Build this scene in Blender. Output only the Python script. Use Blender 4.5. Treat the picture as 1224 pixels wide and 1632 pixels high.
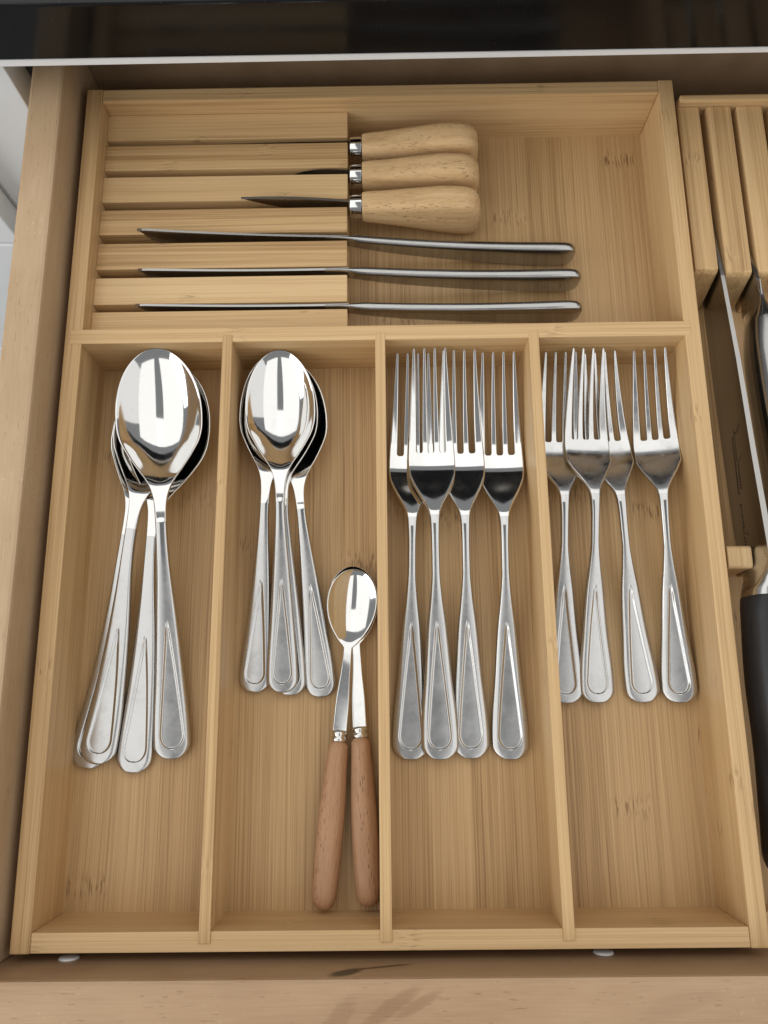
import bpy, bmesh, math, random
from mathutils import Vector, Matrix
import numpy as np

for o in list(bpy.data.objects):
    bpy.data.objects.remove(o)
scene = bpy.context.scene
COL = scene.collection
rng = random.Random(7)

# ---------------------------------------------------------------- camera
cam_data = bpy.data.cameras.new('camera')
cam = bpy.data.objects.new('camera', cam_data)
COL.objects.link(cam)
cam.location = (0.0031, 0.1010, 0.3683)
cam.rotation_euler = (0.2370, 0.0104, -0.0105)
cam_data.sensor_fit = 'HORIZONTAL'
cam_data.sensor_width = 36.0
cam_data.lens = 36.0 * 1268.25 / 1224.0
cam_data.clip_start = 0.01
cam_data.clip_end = 50
scene.camera = cam

# ---------------------------------------------------------------- light (indoors: soft room light from added panels and a window to the left)
world = bpy.data.worlds.new('World')
scene.world = world
world.use_nodes = True
bg = world.node_tree.nodes['Background']
bg.inputs['Color'].default_value = (0.97, 0.98, 1.0, 1)
bg.inputs['Strength'].default_value = 0.14


def area(name, loc, target, sx, sy, energy, color):
    d = bpy.data.lights.new(name, 'AREA')
    d.shape = 'RECTANGLE'
    d.size, d.size_y, d.energy, d.color = sx, sy, energy, color
    o = bpy.data.objects.new(name, d)
    COL.objects.link(o)
    o.location = loc
    v = Vector(target) - Vector(loc)
    o.rotation_euler = v.to_track_quat('-Z', 'Y').to_euler()
    return o


area('window_light', (-2.0, -0.85, 0.85), (0, -0.10, 0.45), 2.3, 1.5, 19.0, (0.96, 0.985, 1.0))
area('ceiling_fill_west', (-1.16, 0.10, 1.6), (-1.16, 0.101, 0), 1.88, 4.0, 14.2, (1.0, 0.98, 0.94))  # added panel for ceiling bounce; gap to the east one reflects as a dark streak
area('ceiling_fill_east', (1.08, 0.10, 1.6), (1.08, 0.101, 0), 1.60, 4.0, 11.6, (1.0, 0.98, 0.94))  # added panel, set apart so steel shows a dark gap between the two
area('ceiling_fill_north', (0.03, 1.25, 1.6), (0.03, 1.251, 0), 0.50, 1.70, 1.7, (1.0, 0.98, 0.94))  # added panel closing the north end of that gap
area('wall_fill_east', (1.9, -0.2, 0.85), (0, -0.2, 0.6), 2.4, 1.4, 4.2, (1.0, 0.98, 0.95))  # added fill for bounce from the right, no lamp hangs there

vs = scene.view_settings
vs.view_transform = 'Standard'
vs.look = 'None'
vs.exposure = 0.84
vs.gamma = 1.0
vs.use_curve_mapping = False
scene.render.engine = 'CYCLES'
scene.render.resolution_x = 768
scene.render.resolution_y = 1024


# ---------------------------------------------------------------- material helpers
class NT:
    def __init__(self, name):
        self.mat = bpy.data.materials.new(name)
        self.mat.use_nodes = True
        self.t = self.mat.node_tree
        self.bsdf = self.t.nodes['Principled BSDF']

    def n(self, typ, **kw):
        nd = self.t.nodes.new(typ)
        for k, v in kw.items():
            setattr(nd, k, v)
        return nd

    def link(self, a, b):
        self.t.links.new(a, b)

    def val(self, sock, v):
        if hasattr(v, 'links'):
            self.link(v, sock)
        else:
            sock.default_value = v

    def m(self, op, a, b=0.0, c=None, clamp=False):
        nd = self.n('ShaderNodeMath', operation=op)
        nd.use_clamp = clamp
        self.val(nd.inputs[0], a)
        self.val(nd.inputs[1], b)
        if c is not None:
            self.val(nd.inputs[2], c)
        return nd.outputs[0]

    def vec(self, x, y, z):
        nd = self.n('ShaderNodeCombineXYZ')
        for i, v in enumerate((x, y, z)):
            self.val(nd.inputs[i], v)
        return nd.outputs[0]

    def noise(self, vec, scale=1.0, detail=3.0, rough=0.5):
        nd = self.n('ShaderNodeTexNoise')
        self.link(vec, nd.inputs['Vector'])
        nd.inputs['Scale'].default_value = scale
        nd.inputs['Detail'].default_value = detail
        nd.inputs['Roughness'].default_value = rough
        return nd.outputs['Fac']

    def white(self, vec):
        nd = self.n('ShaderNodeTexWhiteNoise')
        nd.noise_dimensions = '3D'
        self.link(vec, nd.inputs['Vector'])
        return nd.outputs['Value']

    def smooth(self, v, a, b, lo=0.0, hi=1.0):
        nd = self.n('ShaderNodeMapRange')
        nd.interpolation_type = 'SMOOTHSTEP'
        self.val(nd.inputs['Value'], v)
        for k, x in zip(('From Min', 'From Max', 'To Min', 'To Max'), (a, b, lo, hi)):
            nd.inputs[k].default_value = x
        return nd.outputs['Result']

    def lin(self, v, a, b, lo=0.0, hi=1.0):
        nd = self.n('ShaderNodeMapRange')
        self.val(nd.inputs['Value'], v)
        for k, x in zip(('From Min', 'From Max', 'To Min', 'To Max'), (a, b, lo, hi)):
            nd.inputs[k].default_value = x
        return nd.outputs['Result']

    def ramp(self, fac, stops):
        nd = self.n('ShaderNodeValToRGB')
        self.val(nd.inputs[0], fac)
        e = nd.color_ramp.elements
        while len(e) < len(stops):
            e.new(0.5)
        for el, (p, c) in zip(e, stops):
            el.position = p
            el.color = (*c, 1)
        return nd.outputs[0]

    def mix(self, fac, a, b, mode='MIX'):
        nd = self.n('ShaderNodeMix')
        nd.data_type = 'RGBA'
        nd.blend_type = mode
        self.val(nd.inputs[0], fac)
        for i, v in ((6, a), (7, b)):
            if hasattr(v, 'links'):
                self.link(v, nd.inputs[i])
            else:
                nd.inputs[i].default_value = (*v, 1)
        return nd.outputs[2]

    def bump(self, h, strength, dist):
        nd = self.n('ShaderNodeBump')
        nd.inputs['Strength'].default_value = strength
        nd.inputs['Distance'].default_value = dist
        self.link(h, nd.inputs['Height'])
        self.link(nd.outputs[0], self.bsdf.inputs['Normal'])

    def coords(self, jitter=True):
        tc = self.n('ShaderNodeTexCoord')
        s = self.n('ShaderNodeSeparateXYZ')
        if jitter:
            oi = self.n('ShaderNodeObjectInfo')
            r = self.m('MULTIPLY', oi.outputs['Random'], 3.71)
            ad = self.n('ShaderNodeVectorMath', operation='ADD')
            self.link(tc.outputs['Object'], ad.inputs[0])
            self.link(self.vec(r, self.m('MULTIPLY', r, 1.7), self.m('MULTIPLY', r, 0.61)), ad.inputs[1])
            self.link(ad.outputs[0], s.inputs[0])
        else:
            self.link(tc.outputs['Object'], s.inputs[0])
        return s.outputs[0], s.outputs[1], s.outputs[2]


def bamboo(name, axis, light, mid, dark, strip=0.007, node_amt=1.0, fibre=1.0, jitter=True, node_len=0.17, node_w=0.02,
           strip_amt=0.14, fq=950.0):
    """Laminated bamboo with the grain along the given axis."""
    t = NT(name)
    x, y, z = t.coords(jitter)
    g, a, b = {'X': (x, y, z), 'Y': (y, x, z), 'Z': (z, x, y)}[axis]
    wob = t.m('MULTIPLY', t.m('SUBTRACT', t.noise(t.vec(t.m('MULTIPLY', g, 9), t.m('MULTIPLY', a, 14), t.m('MULTIPLY', b, 14)), 1, 2), 0.5), 0.0016)
    aw = t.m('ADD', a, wob)
    # laminated strips
    sid = t.m('FLOOR', t.m('DIVIDE', aw, strip))
    sid2 = t.m('FLOOR', t.m('DIVIDE', b, 0.011))
    rs = t.white(t.vec(sid, sid2, 3.0))
    # fibres: fine streaks along the grain
    f1 = t.noise(t.vec(t.m('MULTIPLY', g, 7), t.m('MULTIPLY', aw, fq), t.m('MULTIPLY', b, fq * .8)), 1, 3, 0.6)
    f2 = t.noise(t.vec(t.m('MULTIPLY', g, 16), t.m('MULTIPLY', aw, fq * 2.2), t.m('MULTIPLY', b, fq * 2)), 1, 2, 0.5)
    f3 = t.noise(t.vec(t.m('MULTIPLY', g, 4), t.m('MULTIPLY', aw, 190), t.m('MULTIPLY', b, 150)), 1, 3, 0.5)
    tone = t.m('ADD', t.m('MULTIPLY', t.m('SUBTRACT', f1, 0.5), 1.05 * fibre), t.m('MULTIPLY', t.m('SUBTRACT', f2, 0.5), 0.85 * fibre))
    tone = t.m('ADD', tone, t.m('MULTIPLY', t.m('SUBTRACT', f3, 0.5), 0.38))
    tone = t.m('ADD', tone, t.m('MULTIPLY', t.m('SUBTRACT', rs, 0.5), strip_amt * 2))
    tone = t.m('ADD', tone, 0.52)
    col = t.ramp(tone, [(0.0, dark), (0.5, mid), (1.0, light)])
    # joint lines between strips
    fr = t.m('FRACT', t.m('DIVIDE', aw, strip))
    edge = t.m('MINIMUM', fr, t.m('SUBTRACT', 1.0, fr))
    joint = t.m('MULTIPLY', t.smooth(edge, 0.0, 0.035, 1.0, 0.0), t.smooth(rs, 0.45, 0.9, 0.0, 0.35))
    col = t.mix(joint, col, (dark[0] * .6, dark[1] * .55, dark[2] * .5))
    # knuckles: patches of short dashes, at another place on each strip
    nid = t.m('FLOOR', t.m('DIVIDE', a, node_w))
    nid2 = t.m('FLOOR', t.m('DIVIDE', b, 0.013))
    r1 = t.white(t.vec(nid, nid2, 11.0))
    gp = t.m('ADD', t.m('DIVIDE', g, node_len), t.m('MULTIPLY', r1, 7.3))
    cell = t.m('FLOOR', gp)
    r2 = t.white(t.vec(nid, cell, t.m('ADD', nid2, 0.5)))
    d = t.m('MULTIPLY', t.m('ABSOLUTE', t.m('SUBTRACT', t.m('FRACT', gp), 0.5)), node_len)
    d = t.m('ADD', d, t.m('MULTIPLY', t.m('SUBTRACT', t.noise(t.vec(t.m('MULTIPLY', g, 60), t.m('MULTIPLY', a, 500), b), 1, 2), 0.5), 0.007))
    band = t.smooth(d, 0.0, 0.0075, 1.0, 0.0)
    frn = t.m('FRACT', t.m('DIVIDE', a, node_w))
    en = t.m('MINIMUM', frn, t.m('SUBTRACT', 1.0, frn))
    band = t.m('MULTIPLY', band, t.smooth(en, 0.0, 0.12))
    on = t.smooth(r2, 0.38, 0.46)
    dash = t.noise(t.vec(t.m('MULTIPLY', g, 150), t.m('MULTIPLY', a, 1100), t.m('MULTIPLY', b, 900)), 1, 2, 0.5)
    dashm = t.smooth(dash, 0.48, 0.62)
    nm = t.m('MULTIPLY', t.m('MULTIPLY', band, on), node_amt, clamp=True)
    col = t.mix(t.m('MULTIPLY', nm, t.m('MULTIPLY', dashm, t.lin(r1, 0.0, 1.0, 0.45, 0.75))), col, (dark[0] * .55, dark[1] * .46, dark[2] * .36))
    col = t.mix(t.m('MULTIPLY', nm, t.m('MULTIPLY', t.m('SUBTRACT', 1.0, dashm), 0.22)), col, light)
    t.link(col, t.bsdf.inputs['Base Color'])
    t.link(t.lin(f1, 0.3, 0.7, 0.38, 0.52), t.bsdf.inputs['Roughness'])
    t.bsdf.inputs['Specular IOR Level'].default_value = 0.35
    t.bump(t.m('SUBTRACT', t.m('ADD', f1, t.m('MULTIPLY', f2, 0.5)), t.m('ADD', t.m('MULTIPLY', joint, 1.5), t.m('MULTIPLY', nm, dashm))), 0.22, 0.00025)
    return t.mat


def drawer_wood(name, axis, light, mid, dark, knots=(), fleck=0.28):
    """Lacquered light hardwood with faint figure, flecks and worn spots."""
    t = NT(name)
    x, y, z = t.coords(False)
    g, a, b = {'X': (x, y, z), 'Y': (y, x, z)}[axis]
    big = t.noise(t.vec(t.m('MULTIPLY', g, 9), t.m('MULTIPLY', a, 38), t.m('MULTIPLY', b, 38)), 1, 4, 0.55)
    fine = t.noise(t.vec(t.m('MULTIPLY', g, 55), t.m('MULTIPLY', a, 1500), t.m('MULTIPLY', b, 1500)), 1, 3, 0.6)
    cloud = t.noise(t.vec(t.m('MULTIPLY', x, 24), t.m('MULTIPLY', y, 24), t.m('MULTIPLY', z, 24)), 1, 3, 0.5)
    tone = t.m('ADD', t.m('MULTIPLY', t.m('SUBTRACT', big, 0.5), 1.1), t.m('MULTIPLY', t.m('SUBTRACT', fine, 0.5), 0.55))
    tone = t.m('ADD', tone, t.m('MULTIPLY', t.m('SUBTRACT', cloud, 0.5), 0.5))
    col = t.ramp(t.m('ADD', tone, 0.52), [(0.0, dark), (0.5, mid), (1.0, light)])
    # pores: short dark ticks
    pore = t.noise(t.vec(t.m('MULTIPLY', g, 190), t.m('MULTIPLY', a, 1300), t.m('MULTIPLY', b, 1300)), 1, 1, 0.4)
    col = t.mix(t.smooth(pore, 0.68, 0.78, 0.0, 0.4), col, (dark[0] * .55, dark[1] * .5, dark[2] * .45))
    # pale worn flecks, thicker in patches
    fl = t.noise(t.vec(t.m('MULTIPLY', x, 800), t.m('MULTIPLY', y, 600), t.m('MULTIPLY', z, 800)), 1, 1, 0.4)
    patch = t.noise(t.vec(t.m('MULTIPLY', x, 30), t.m('MULTIPLY', y, 17), t.m('MULTIPLY', z, 30)), 1, 2, 0.5)
    flm = t.m('MULTIPLY', t.smooth(fl, 0.66, 0.74), t.smooth(patch, 0.50, 0.66, 0.0, fleck))
    col = t.mix(flm, col, (0.78, 0.66, 0.50))
    # knots and figure with a shape of their own: (centre x, y, angle, half length, half width, colour, strength)
    for kx, ky, ang, hl, hw, kc, ks in knots:
        dx = t.m('SUBTRACT', x, kx)
        dy = t.m('SUBTRACT', t.m('SUBTRACT', y, t.m('MULTIPLY', t.m('SUBTRACT', z, 0.0681), 0.45)), ky)
        ca, sa = math.cos(ang), math.sin(ang)
        u = t.m('ADD', t.m('MULTIPLY', dx, ca), t.m('MULTIPLY', dy, sa))
        v = t.m('SUBTRACT', t.m('MULTIPLY', dy, ca), t.m('MULTIPLY', dx, sa))
        v = t.m('ADD', v, t.m('MULTIPLY', t.m('SUBTRACT', cloud, 0.5), hw * 2.2))
        q = t.m('ADD', t.m('POWER', t.m('ABSOLUTE', t.m('DIVIDE', u, hl)), 2.0), t.m('POWER', t.m('ABSOLUTE', t.m('DIVIDE', v, hw)), 2.0))
        q = t.m('ADD', q, t.m('MULTIPLY', t.m('SUBTRACT', fine, 0.5), 0.7))
        col = t.mix(t.smooth(q, 0.25, 1.15, ks, 0.0), col, kc)
    t.link(col, t.bsdf.inputs['Base Color'])
    t.link(t.lin(cloud, 0.3, 0.7, 0.33, 0.48), t.bsdf.inputs['Roughness'])
    t.bsdf.inputs['Specular IOR Level'].default_value = 0.4
    t.bump(t.m('ADD', fine, t.m('MULTIPLY', big, 2.0)), 0.12, 0.0003)
    return t.mat


def steel(name, base, r_lo, r_hi, smudge=60.0, polish=None):
    t = NT(name)
    x, y, z = t.coords(True)
    v = t.vec(t.m('MULTIPLY', x, smudge), t.m('MULTIPLY', y, smudge), t.m('MULTIPLY', z, smudge))
    n1 = t.noise(v, 1, 4, 0.6)
    n2 = t.noise(v, 6.0, 3, 0.6)
    f = t.m('ADD', t.m('MULTIPLY', n1, 0.7), t.m('MULTIPLY', n2, 0.3))
    rough = t.lin(f, 0.35, 0.68, r_lo, r_hi)
    if polish:                     # the neck is polished, the grip has gone dull with use
        _, y0, _ = t.coords(False)
        rough = t.m('MULTIPLY', rough, t.smooth(y0, polish[0], polish[1], 1.0, 0.28))
    t.link(rough, t.bsdf.inputs['Roughness'])
    col = t.mix(t.smooth(f, 0.5, 0.72, 0.0, 0.35), base, tuple(c * 0.8 for c in base))
    t.link(col, t.bsdf.inputs['Base Color'])
    t.bsdf.inputs['Metallic'].default_value = 1.0
    return t.mat


def round_wood(name, axis, light, mid, dark, dens=1.0, pores=0.45):
    """Solid turned wood: fine short pores along the grain."""
    t = NT(name)
    x, y, z = t.coords(True)
    g, a, b = {'X': (x, y, z), 'Y': (y, x, z)}[axis]
    n1 = t.noise(t.vec(t.m('MULTIPLY', g, 14), t.m('MULTIPLY', a, 230), t.m('MULTIPLY', b, 230)), 1, 4, 0.55)
    n2 = t.noise(t.vec(t.m('MULTIPLY', g, 60), t.m('MULTIPLY', a, 1500), t.m('MULTIPLY', b, 1500)), 1, 3, 0.5)
    tone = t.m('ADD', t.m('MULTIPLY', t.m('SUBTRACT', n1, 0.5), 1.1 * dens), t.m('MULTIPLY', t.m('SUBTRACT', n2, 0.5), 0.6 * dens))
    col = t.ramp(t.m('ADD', tone, 0.5), [(0.0, dark), (0.5, mid), (1.0, light)])
    p = t.noise(t.vec(t.m('MULTIPLY', g, 260), t.m('MULTIPLY', a, 1700), t.m('MULTIPLY', b, 1700)), 1, 1, 0.4)
    pz = t.noise(t.vec(t.m('MULTIPLY', g, 20), t.m('MULTIPLY', a, 160), t.m('MULTIPLY', b, 160)), 1, 2, 0.4)
    pm = t.m('MULTIPLY', t.smooth(p, 0.6, 0.7), t.smooth(pz, 0.42, 0.6, 0.25, 1.0))
    col = t.mix(t.m('MULTIPLY', pm, pores), col, tuple(c * 0.4 for c in dark))
    t.link(col, t.bsdf.inputs['Base Color'])
    t.bsdf.inputs['Roughness'].default_value = 0.5
    t.bsdf.inputs['Specular IOR Level'].default_value = 0.3
    t.bump(t.m('SUBTRACT', n2, t.m('MULTIPLY', pm, 1.5)), 0.2, 0.0002)
    return t.mat


def plain(name, col, rough, spec=0.5, speck=0.0, speck_col=(0.3, 0.3, 0.3), scale=900.0, var=0.06):
    t = NT(name)
    x, y, z = t.coords(False)
    v = t.vec(x, y, z)
    n1 = t.noise(v, 35.0, 4, 0.6)
    c = t.mix(t.lin(n1, 0.3, 0.7, 0.0, 1.0), tuple(k * (1 - var) for k in col), tuple(k * (1 + var) for k in col))
    if speck:
        n2 = t.noise(v, scale, 1, 0.4)
        c = t.mix(t.smooth(n2, 0.7, 0.78, 0.0, speck), c, speck_col)
    t.link(c, t.bsdf.inputs['Base Color'])
    t.link(t.lin(n1, 0.3, 0.7, rough * 0.8, rough * 1.25), t.bsdf.inputs['Roughness'])
    t.bsdf.inputs['Specular IOR Level'].default_value = spec
    return t.mat


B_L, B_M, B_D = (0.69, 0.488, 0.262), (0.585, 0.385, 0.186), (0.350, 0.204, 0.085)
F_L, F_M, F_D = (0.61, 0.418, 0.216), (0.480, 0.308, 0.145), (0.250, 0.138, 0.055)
M = {}
M['bam_y'] = bamboo('bamboo_edge_lengthwise', 'Y', B_L, B_M, B_D, strip=0.0052, node_amt=0.75, fibre=0.95, node_len=0.17, strip_amt=0.2)
M['bam_x'] = bamboo('bamboo_edge_crosswise', 'X', B_L, B_M, B_D, strip=0.0052, node_amt=0.75, fibre=0.95, node_len=0.16, strip_amt=0.2)
M['bam_floor'] = bamboo('bamboo_floor_panel', 'Y', F_L, F_M, F_D, strip=0.0215, node_amt=1.0, fibre=1.2, node_len=0.105, node_w=0.0215, strip_amt=0.16, fq=1350.0)
M['bam_slat'] = bamboo('bamboo_slat', 'X', B_L, B_M, B_D, strip=0.0078, node_amt=0.8, fibre=0.95, node_len=0.10, node_w=0.016, strip_amt=0.34)
M['bam_rail'] = bamboo('bamboo_rail', 'Y', B_L, B_M, B_D, strip=0.0062, node_amt=0.8, fibre=0.95, node_len=0.12, node_w=0.013, strip_amt=0.32)
D_L, D_M, D_D = (0.58, 0.425, 0.270), (0.475, 0.330, 0.195), (0.350, 0.220, 0.118)
M['drawer_y'] = drawer_wood('drawer_wood_lengthwise', 'Y', D_L, D_M, D_D)
M['drawer_x'] = drawer_wood('drawer_wood_crosswise', 'X', (0.50, 0.342, 0.205), (0.41, 0.266, 0.152), (0.29, 0.165, 0.088), knots=(
    (-0.0170, -0.0008, 0.18, 0.0080, 0.0019, (0.060, 0.040, 0.022), 0.92),
    (-0.0020, 0.0022, 0.14, 0.0140, 0.0007, (0.11, 0.065, 0.03), 0.8),
    (0.0010, -0.0150, 0.55, 0.0160, 0.0032, (0.25, 0.130, 0.066), 0.5),
    (0.0120, -0.0135, 0.50, 0.0120, 0.0022, (0.25, 0.130, 0.066), 0.45),
    (-0.0200, -0.0190, 0.9, 0.0120, 0.0050, (0.26, 0.145, 0.08), 0.45),
    (0.0200, -0.0225, 0.1, 0.0080, 0.0022, (0.16, 0.08, 0.05), 0.6),
    (0.1150, -0.0140, 0.3, 0.0200, 0.0040, (0.30, 0.18, 0.11), 0.25)), fleck=0.10)
M['drawer_base'] = drawer_wood('drawer_base_board', 'Y', (0.40, 0.28, 0.17), (0.33, 0.22, 0.13), (0.24, 0.15, 0.08))
M['mirror'] = steel('polished_steel', (0.77, 0.77, 0.76), 0.045, 0.115, smudge=70)
M['satin'] = steel('satin_steel', (0.58, 0.58, 0.575), 0.20, 0.32, smudge=60)
M['satin_large'] = steel('satin_steel_large_cutlery', (0.555, 0.555, 0.55), 0.19, 0.31, smudge=60, polish=(0.075, 0.122))
M['satin_small'] = steel('satin_steel_small_cutlery', (0.555, 0.555, 0.55), 0.19, 0.31, smudge=60, polish=(0.062, 0.100))
M['knife'] = steel('table_knife_steel', (0.42, 0.415, 0.405), 0.13, 0.24, smudge=50)
M['worn'] = steel('worn_steel', (0.66, 0.66, 0.655), 0.10, 0.30, smudge=90)
M['blade'] = steel('knife_blade_steel', (0.40, 0.39, 0.375), 0.16, 0.26, smudge=40)
M['brass'] = steel('ferrule_steel', (0.66, 0.65, 0.62), 0.08, 0.18, smudge=120)
M['beech'] = round_wood('pinkish_beech', 'Y', (0.52, 0.315, 0.185), (0.43, 0.245, 0.137), (0.30, 0.150, 0.075), 1.1, 0.75)
M['oak'] = round_wood('pale_rubberwood', 'X', (0.72, 0.510, 0.285), (0.61, 0.405, 0.205), (0.43, 0.255, 0.110), 1.1, 0.7)
M['black'] = plain('black_stone', (0.006, 0.006, 0.0065), 0.12, 0.38, 0.35, (0.06, 0.06, 0.065), 700, 0.2)
M['white'] = plain('white_lacquer', (0.87, 0.885, 0.885), 0.32, 0.5, var=0.02)
M['dark_void'] = plain('dark_gap_shade', (0.03, 0.032, 0.035), 0.5, 0.3)  # near-black colour standing in for shade inside the cabinet opening
M['black_handle'] = plain('black_grained_handle', (0.018, 0.018, 0.019), 0.42, 0.4, 0.5, (0.06, 0.06, 0.06), 1500, 0.3)
M['etch'] = plain('etched_mark', (0.045, 0.038, 0.032), 0.6, 0.2)
M['cap'] = plain('white_plastic', (0.82, 0.84, 0.85), 0.25, 0.5, var=0.02)


# ---------------------------------------------------------------- object helpers
def link_mesh(name, me, mat, parent=None):
    o = bpy.data.objects.new(name, me)
    COL.objects.link(o)
    if mat:
        me.materials.append(mat)
    o.parent = parent
    return o


def thing(name, label, cat, loc=(0, 0, 0), group=None):
    o = bpy.data.objects.new(name, None)
    COL.objects.link(o)
    o.empty_display_size = 0.01
    o.location = loc
    o['label'] = label
    o['category'] = cat
    if group:
        o['group'] = group
    return o


def box_bm(bm, x0, x1, y0, y1, z0, z1):
    vs_ = [bm.verts.new(p) for p in ((x0, y0, z0), (x1, y0, z0), (x1, y1, z0), (x0, y1, z0),
                                     (x0, y0, z1), (x1, y0, z1), (x1, y1, z1), (x0, y1, z1))]
    for f in ((0, 3, 2, 1), (4, 5, 6, 7), (0, 1, 5, 4), (1, 2, 6, 5), (2, 3, 7, 6), (3, 0, 4, 7)):
        bm.faces.new([vs_[i] for i in f])
    return vs_


def finish(bm, name, bevel=0.0, seg=2, smooth=False):
    if bevel:
        bmesh.ops.bevel(bm, geom=list(bm.edges), offset=bevel, segments=seg, profile=0.6, affect='EDGES', clamp_overlap=True)
    bmesh.ops.recalc_face_normals(bm, faces=bm.faces)
    me = bpy.data.meshes.new(name)
    bm.to_mesh(me)
    bm.free()
    if smooth:
        for p in me.polygons:
            p.use_smooth = True
    return me


def box(name, x0, x1, y0, y1, z0, z1, mat, parent, bevel=0.0005, origin=(0, 0, 0)):
    bm = bmesh.new()
    ox, oy, oz = origin
    box_bm(bm, x0 - ox, x1 - ox, y0 - oy, y1 - oy, z0 - oz, z1 - oz)
    return link_mesh(name, finish(bm, name, bevel), mat, parent)


def prism(name, pts, axis, lo, hi, mat, parent, bevel=0.0004):
    """Closed outline pts in the plane across the axis, extruded from lo to hi."""
    bm = bmesh.new()

    def p3(p, h):
        return {'X': (h, p[0], p[1]), 'Y': (p[0], h, p[1]), 'Z': (p[0], p[1], h)}[axis]
    a = [bm.verts.new(p3(p, lo)) for p in pts]
    b = [bm.verts.new(p3(p, hi)) for p in pts]
    bm.faces.new(a)
    bm.faces.new(b[::-1])
    n = len(pts)
    for i in range(n):
        bm.faces.new((a[i], b[i], b[(i + 1) % n], a[(i + 1) % n]))
    return link_mesh(name, finish(bm, name, bevel), mat, parent)


def pchip(xs, ys):
    xs, ys = np.array(xs, float), np.array(ys, float)
    h = np.diff(xs)
    dl = np.diff(ys) / h
    n = len(xs)
    d = np.zeros(n)
    for i in range(1, n - 1):
        if dl[i - 1] * dl[i] > 0:
            w1, w2 = 2 * h[i] + h[i - 1], h[i] + 2 * h[i - 1]
            d[i] = (w1 + w2) / (w1 / dl[i - 1] + w2 / dl[i])
    d[0], d[-1] = dl[0], dl[-1]

    def f(x):
        i = int(np.clip(np.searchsorted(xs, x) - 1, 0, n - 2))
        t = (x - xs[i]) / h[i]
        return ((1 + 2 * t) * (1 - t) ** 2 * ys[i] + t * (1 - t) ** 2 * h[i] * d[i]
                + t * t * (3 - 2 * t) * ys[i + 1] + t * t * (t - 1) * h[i] * d[i + 1])
    return f


def spline(xs, ys):
    """Natural cubic spline."""
    xs, ys = np.array(xs, float), np.array(ys, float)
    n = len(xs)
    h = np.diff(xs)
    A = np.zeros((n, n))
    r = np.zeros(n)
    A[0, 0] = A[-1, -1] = 1
    for i in range(1, n - 1):
        A[i, i - 1], A[i, i], A[i, i + 1] = h[i - 1], 2 * (h[i - 1] + h[i]), h[i]
        r[i] = 3 * ((ys[i + 1] - ys[i]) / h[i] - (ys[i] - ys[i - 1]) / h[i - 1])
    c = np.linalg.solve(A, r)

    def f(x):
        i = int(np.clip(np.searchsorted(xs, x) - 1, 0, n - 2))
        b = (ys[i + 1] - ys[i]) / h[i] - h[i] * (2 * c[i] + c[i + 1]) / 3
        dd = (c[i + 1] - c[i]) / (3 * h[i])
        t = x - xs[i]
        return ys[i] + b * t + c[i] * t * t + dd * t ** 3
    return f


def loft(rings, name, cuts=None):
    """Closed rings -> one smooth surface; cuts splits it along the length into meshes whose normals stay those of the whole."""
    R_ = np.array(rings)
    nr, nk, _ = R_.shape
    verts = R_.reshape(-1, 3)
    k = np.arange(nk)
    kn = (k + 1) % nk
    faces = []
    fr = []
    for i in range(nr - 1):
        for j in range(nk):
            faces.append((i * nk + j, i * nk + int(kn[j]), (i + 1) * nk + int(kn[j]), (i + 1) * nk + j))
            fr.append(i)
    V = verts
    Fa = np.array(faces)
    nrm = np.cross(V[Fa[:, 2]] - V[Fa[:, 0]], V[Fa[:, 3]] - V[Fa[:, 1]])
    vn = np.zeros_like(V)
    for c in range(4):
        np.add.at(vn, Fa[:, c], nrm)
    ln = np.linalg.norm(vn, axis=1, keepdims=True)
    vn = vn / np.maximum(ln, 1e-20)
    # outward test
    cen = V.mean(0)
    ctr = R_.mean(1).repeat(nk, 0)
    flip = np.sum((V - ctr) * vn) < 0
    if flip:
        vn = -vn
    cuts = [0] + list(cuts or []) + [nr - 1]
    out = []
    for a, b in zip(cuts[:-1], cuts[1:]):
        vv = verts[a * nk:(b + 1) * nk]
        nn = vn[a * nk:(b + 1) * nk]
        ff = [tuple(x - a * nk for x in f) for f, i in zip(faces, fr) if a <= i < b]
        caps = [tuple(range(nk)), tuple(((b - a) * nk + q) for q in range(nk - 1, -1, -1))]
        ff = ff + caps
        if flip:
            ff = [f[::-1] for f in ff]
        me = bpy.data.meshes.new(name)
        me.from_pydata([tuple(p) for p in vv], [], ff)
        me.update()
        for p in me.polygons:
            p.use_smooth = True
        me.normals_split_custom_set_from_vertices([tuple(p) for p in nn])
        out.append(me)
    return out


def sstep(x, a, b):
    t = np.clip((x - a) / (b - a), 0, 1)
    return t * t * (3 - 2 * t)


# ---------------------------------------------------------------- cutlery shapes (local: handle end at y=0, tip towards +y, z=0 is what it lies on)
def qs(n):
    q = np.linspace(-1, 1, n)
    return np.sign(q) * (1 - (1 - np.abs(q)) ** 1.25)


def ring_from(ztop_mid, half, w, q, y):
    """Closed ring: upper side left to right, lower side back; half = half thickness at each q."""
    up = [(w * a, y, z + h) for a, z, h in zip(q, ztop_mid, half)]
    lo = [(w * a, y, z - h) for a, z, h in zip(q[::-1], ztop_mid[::-1], half[::-1])][1:-1]
    return up + lo


def recess_width(s, L):
    """Half width of the pressed teardrop panel of the handle at s."""
    k = L / 0.210
    s0, s1 = 0.0052 * k, 0.068 * k
    t = np.clip((s - s0) / (s1 - s0), 0, 1)
    wp = k * (0.0056 * (1 - t) ** 0.85 + 0.0008 * (1 - t))
    ft = np.clip((s - s0) / (0.0075 * k), 0, 1)
    return max(float(wp) * max(0.0, 1 - (1 - ft) ** 2.0) ** 0.5, 0.00012)


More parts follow.
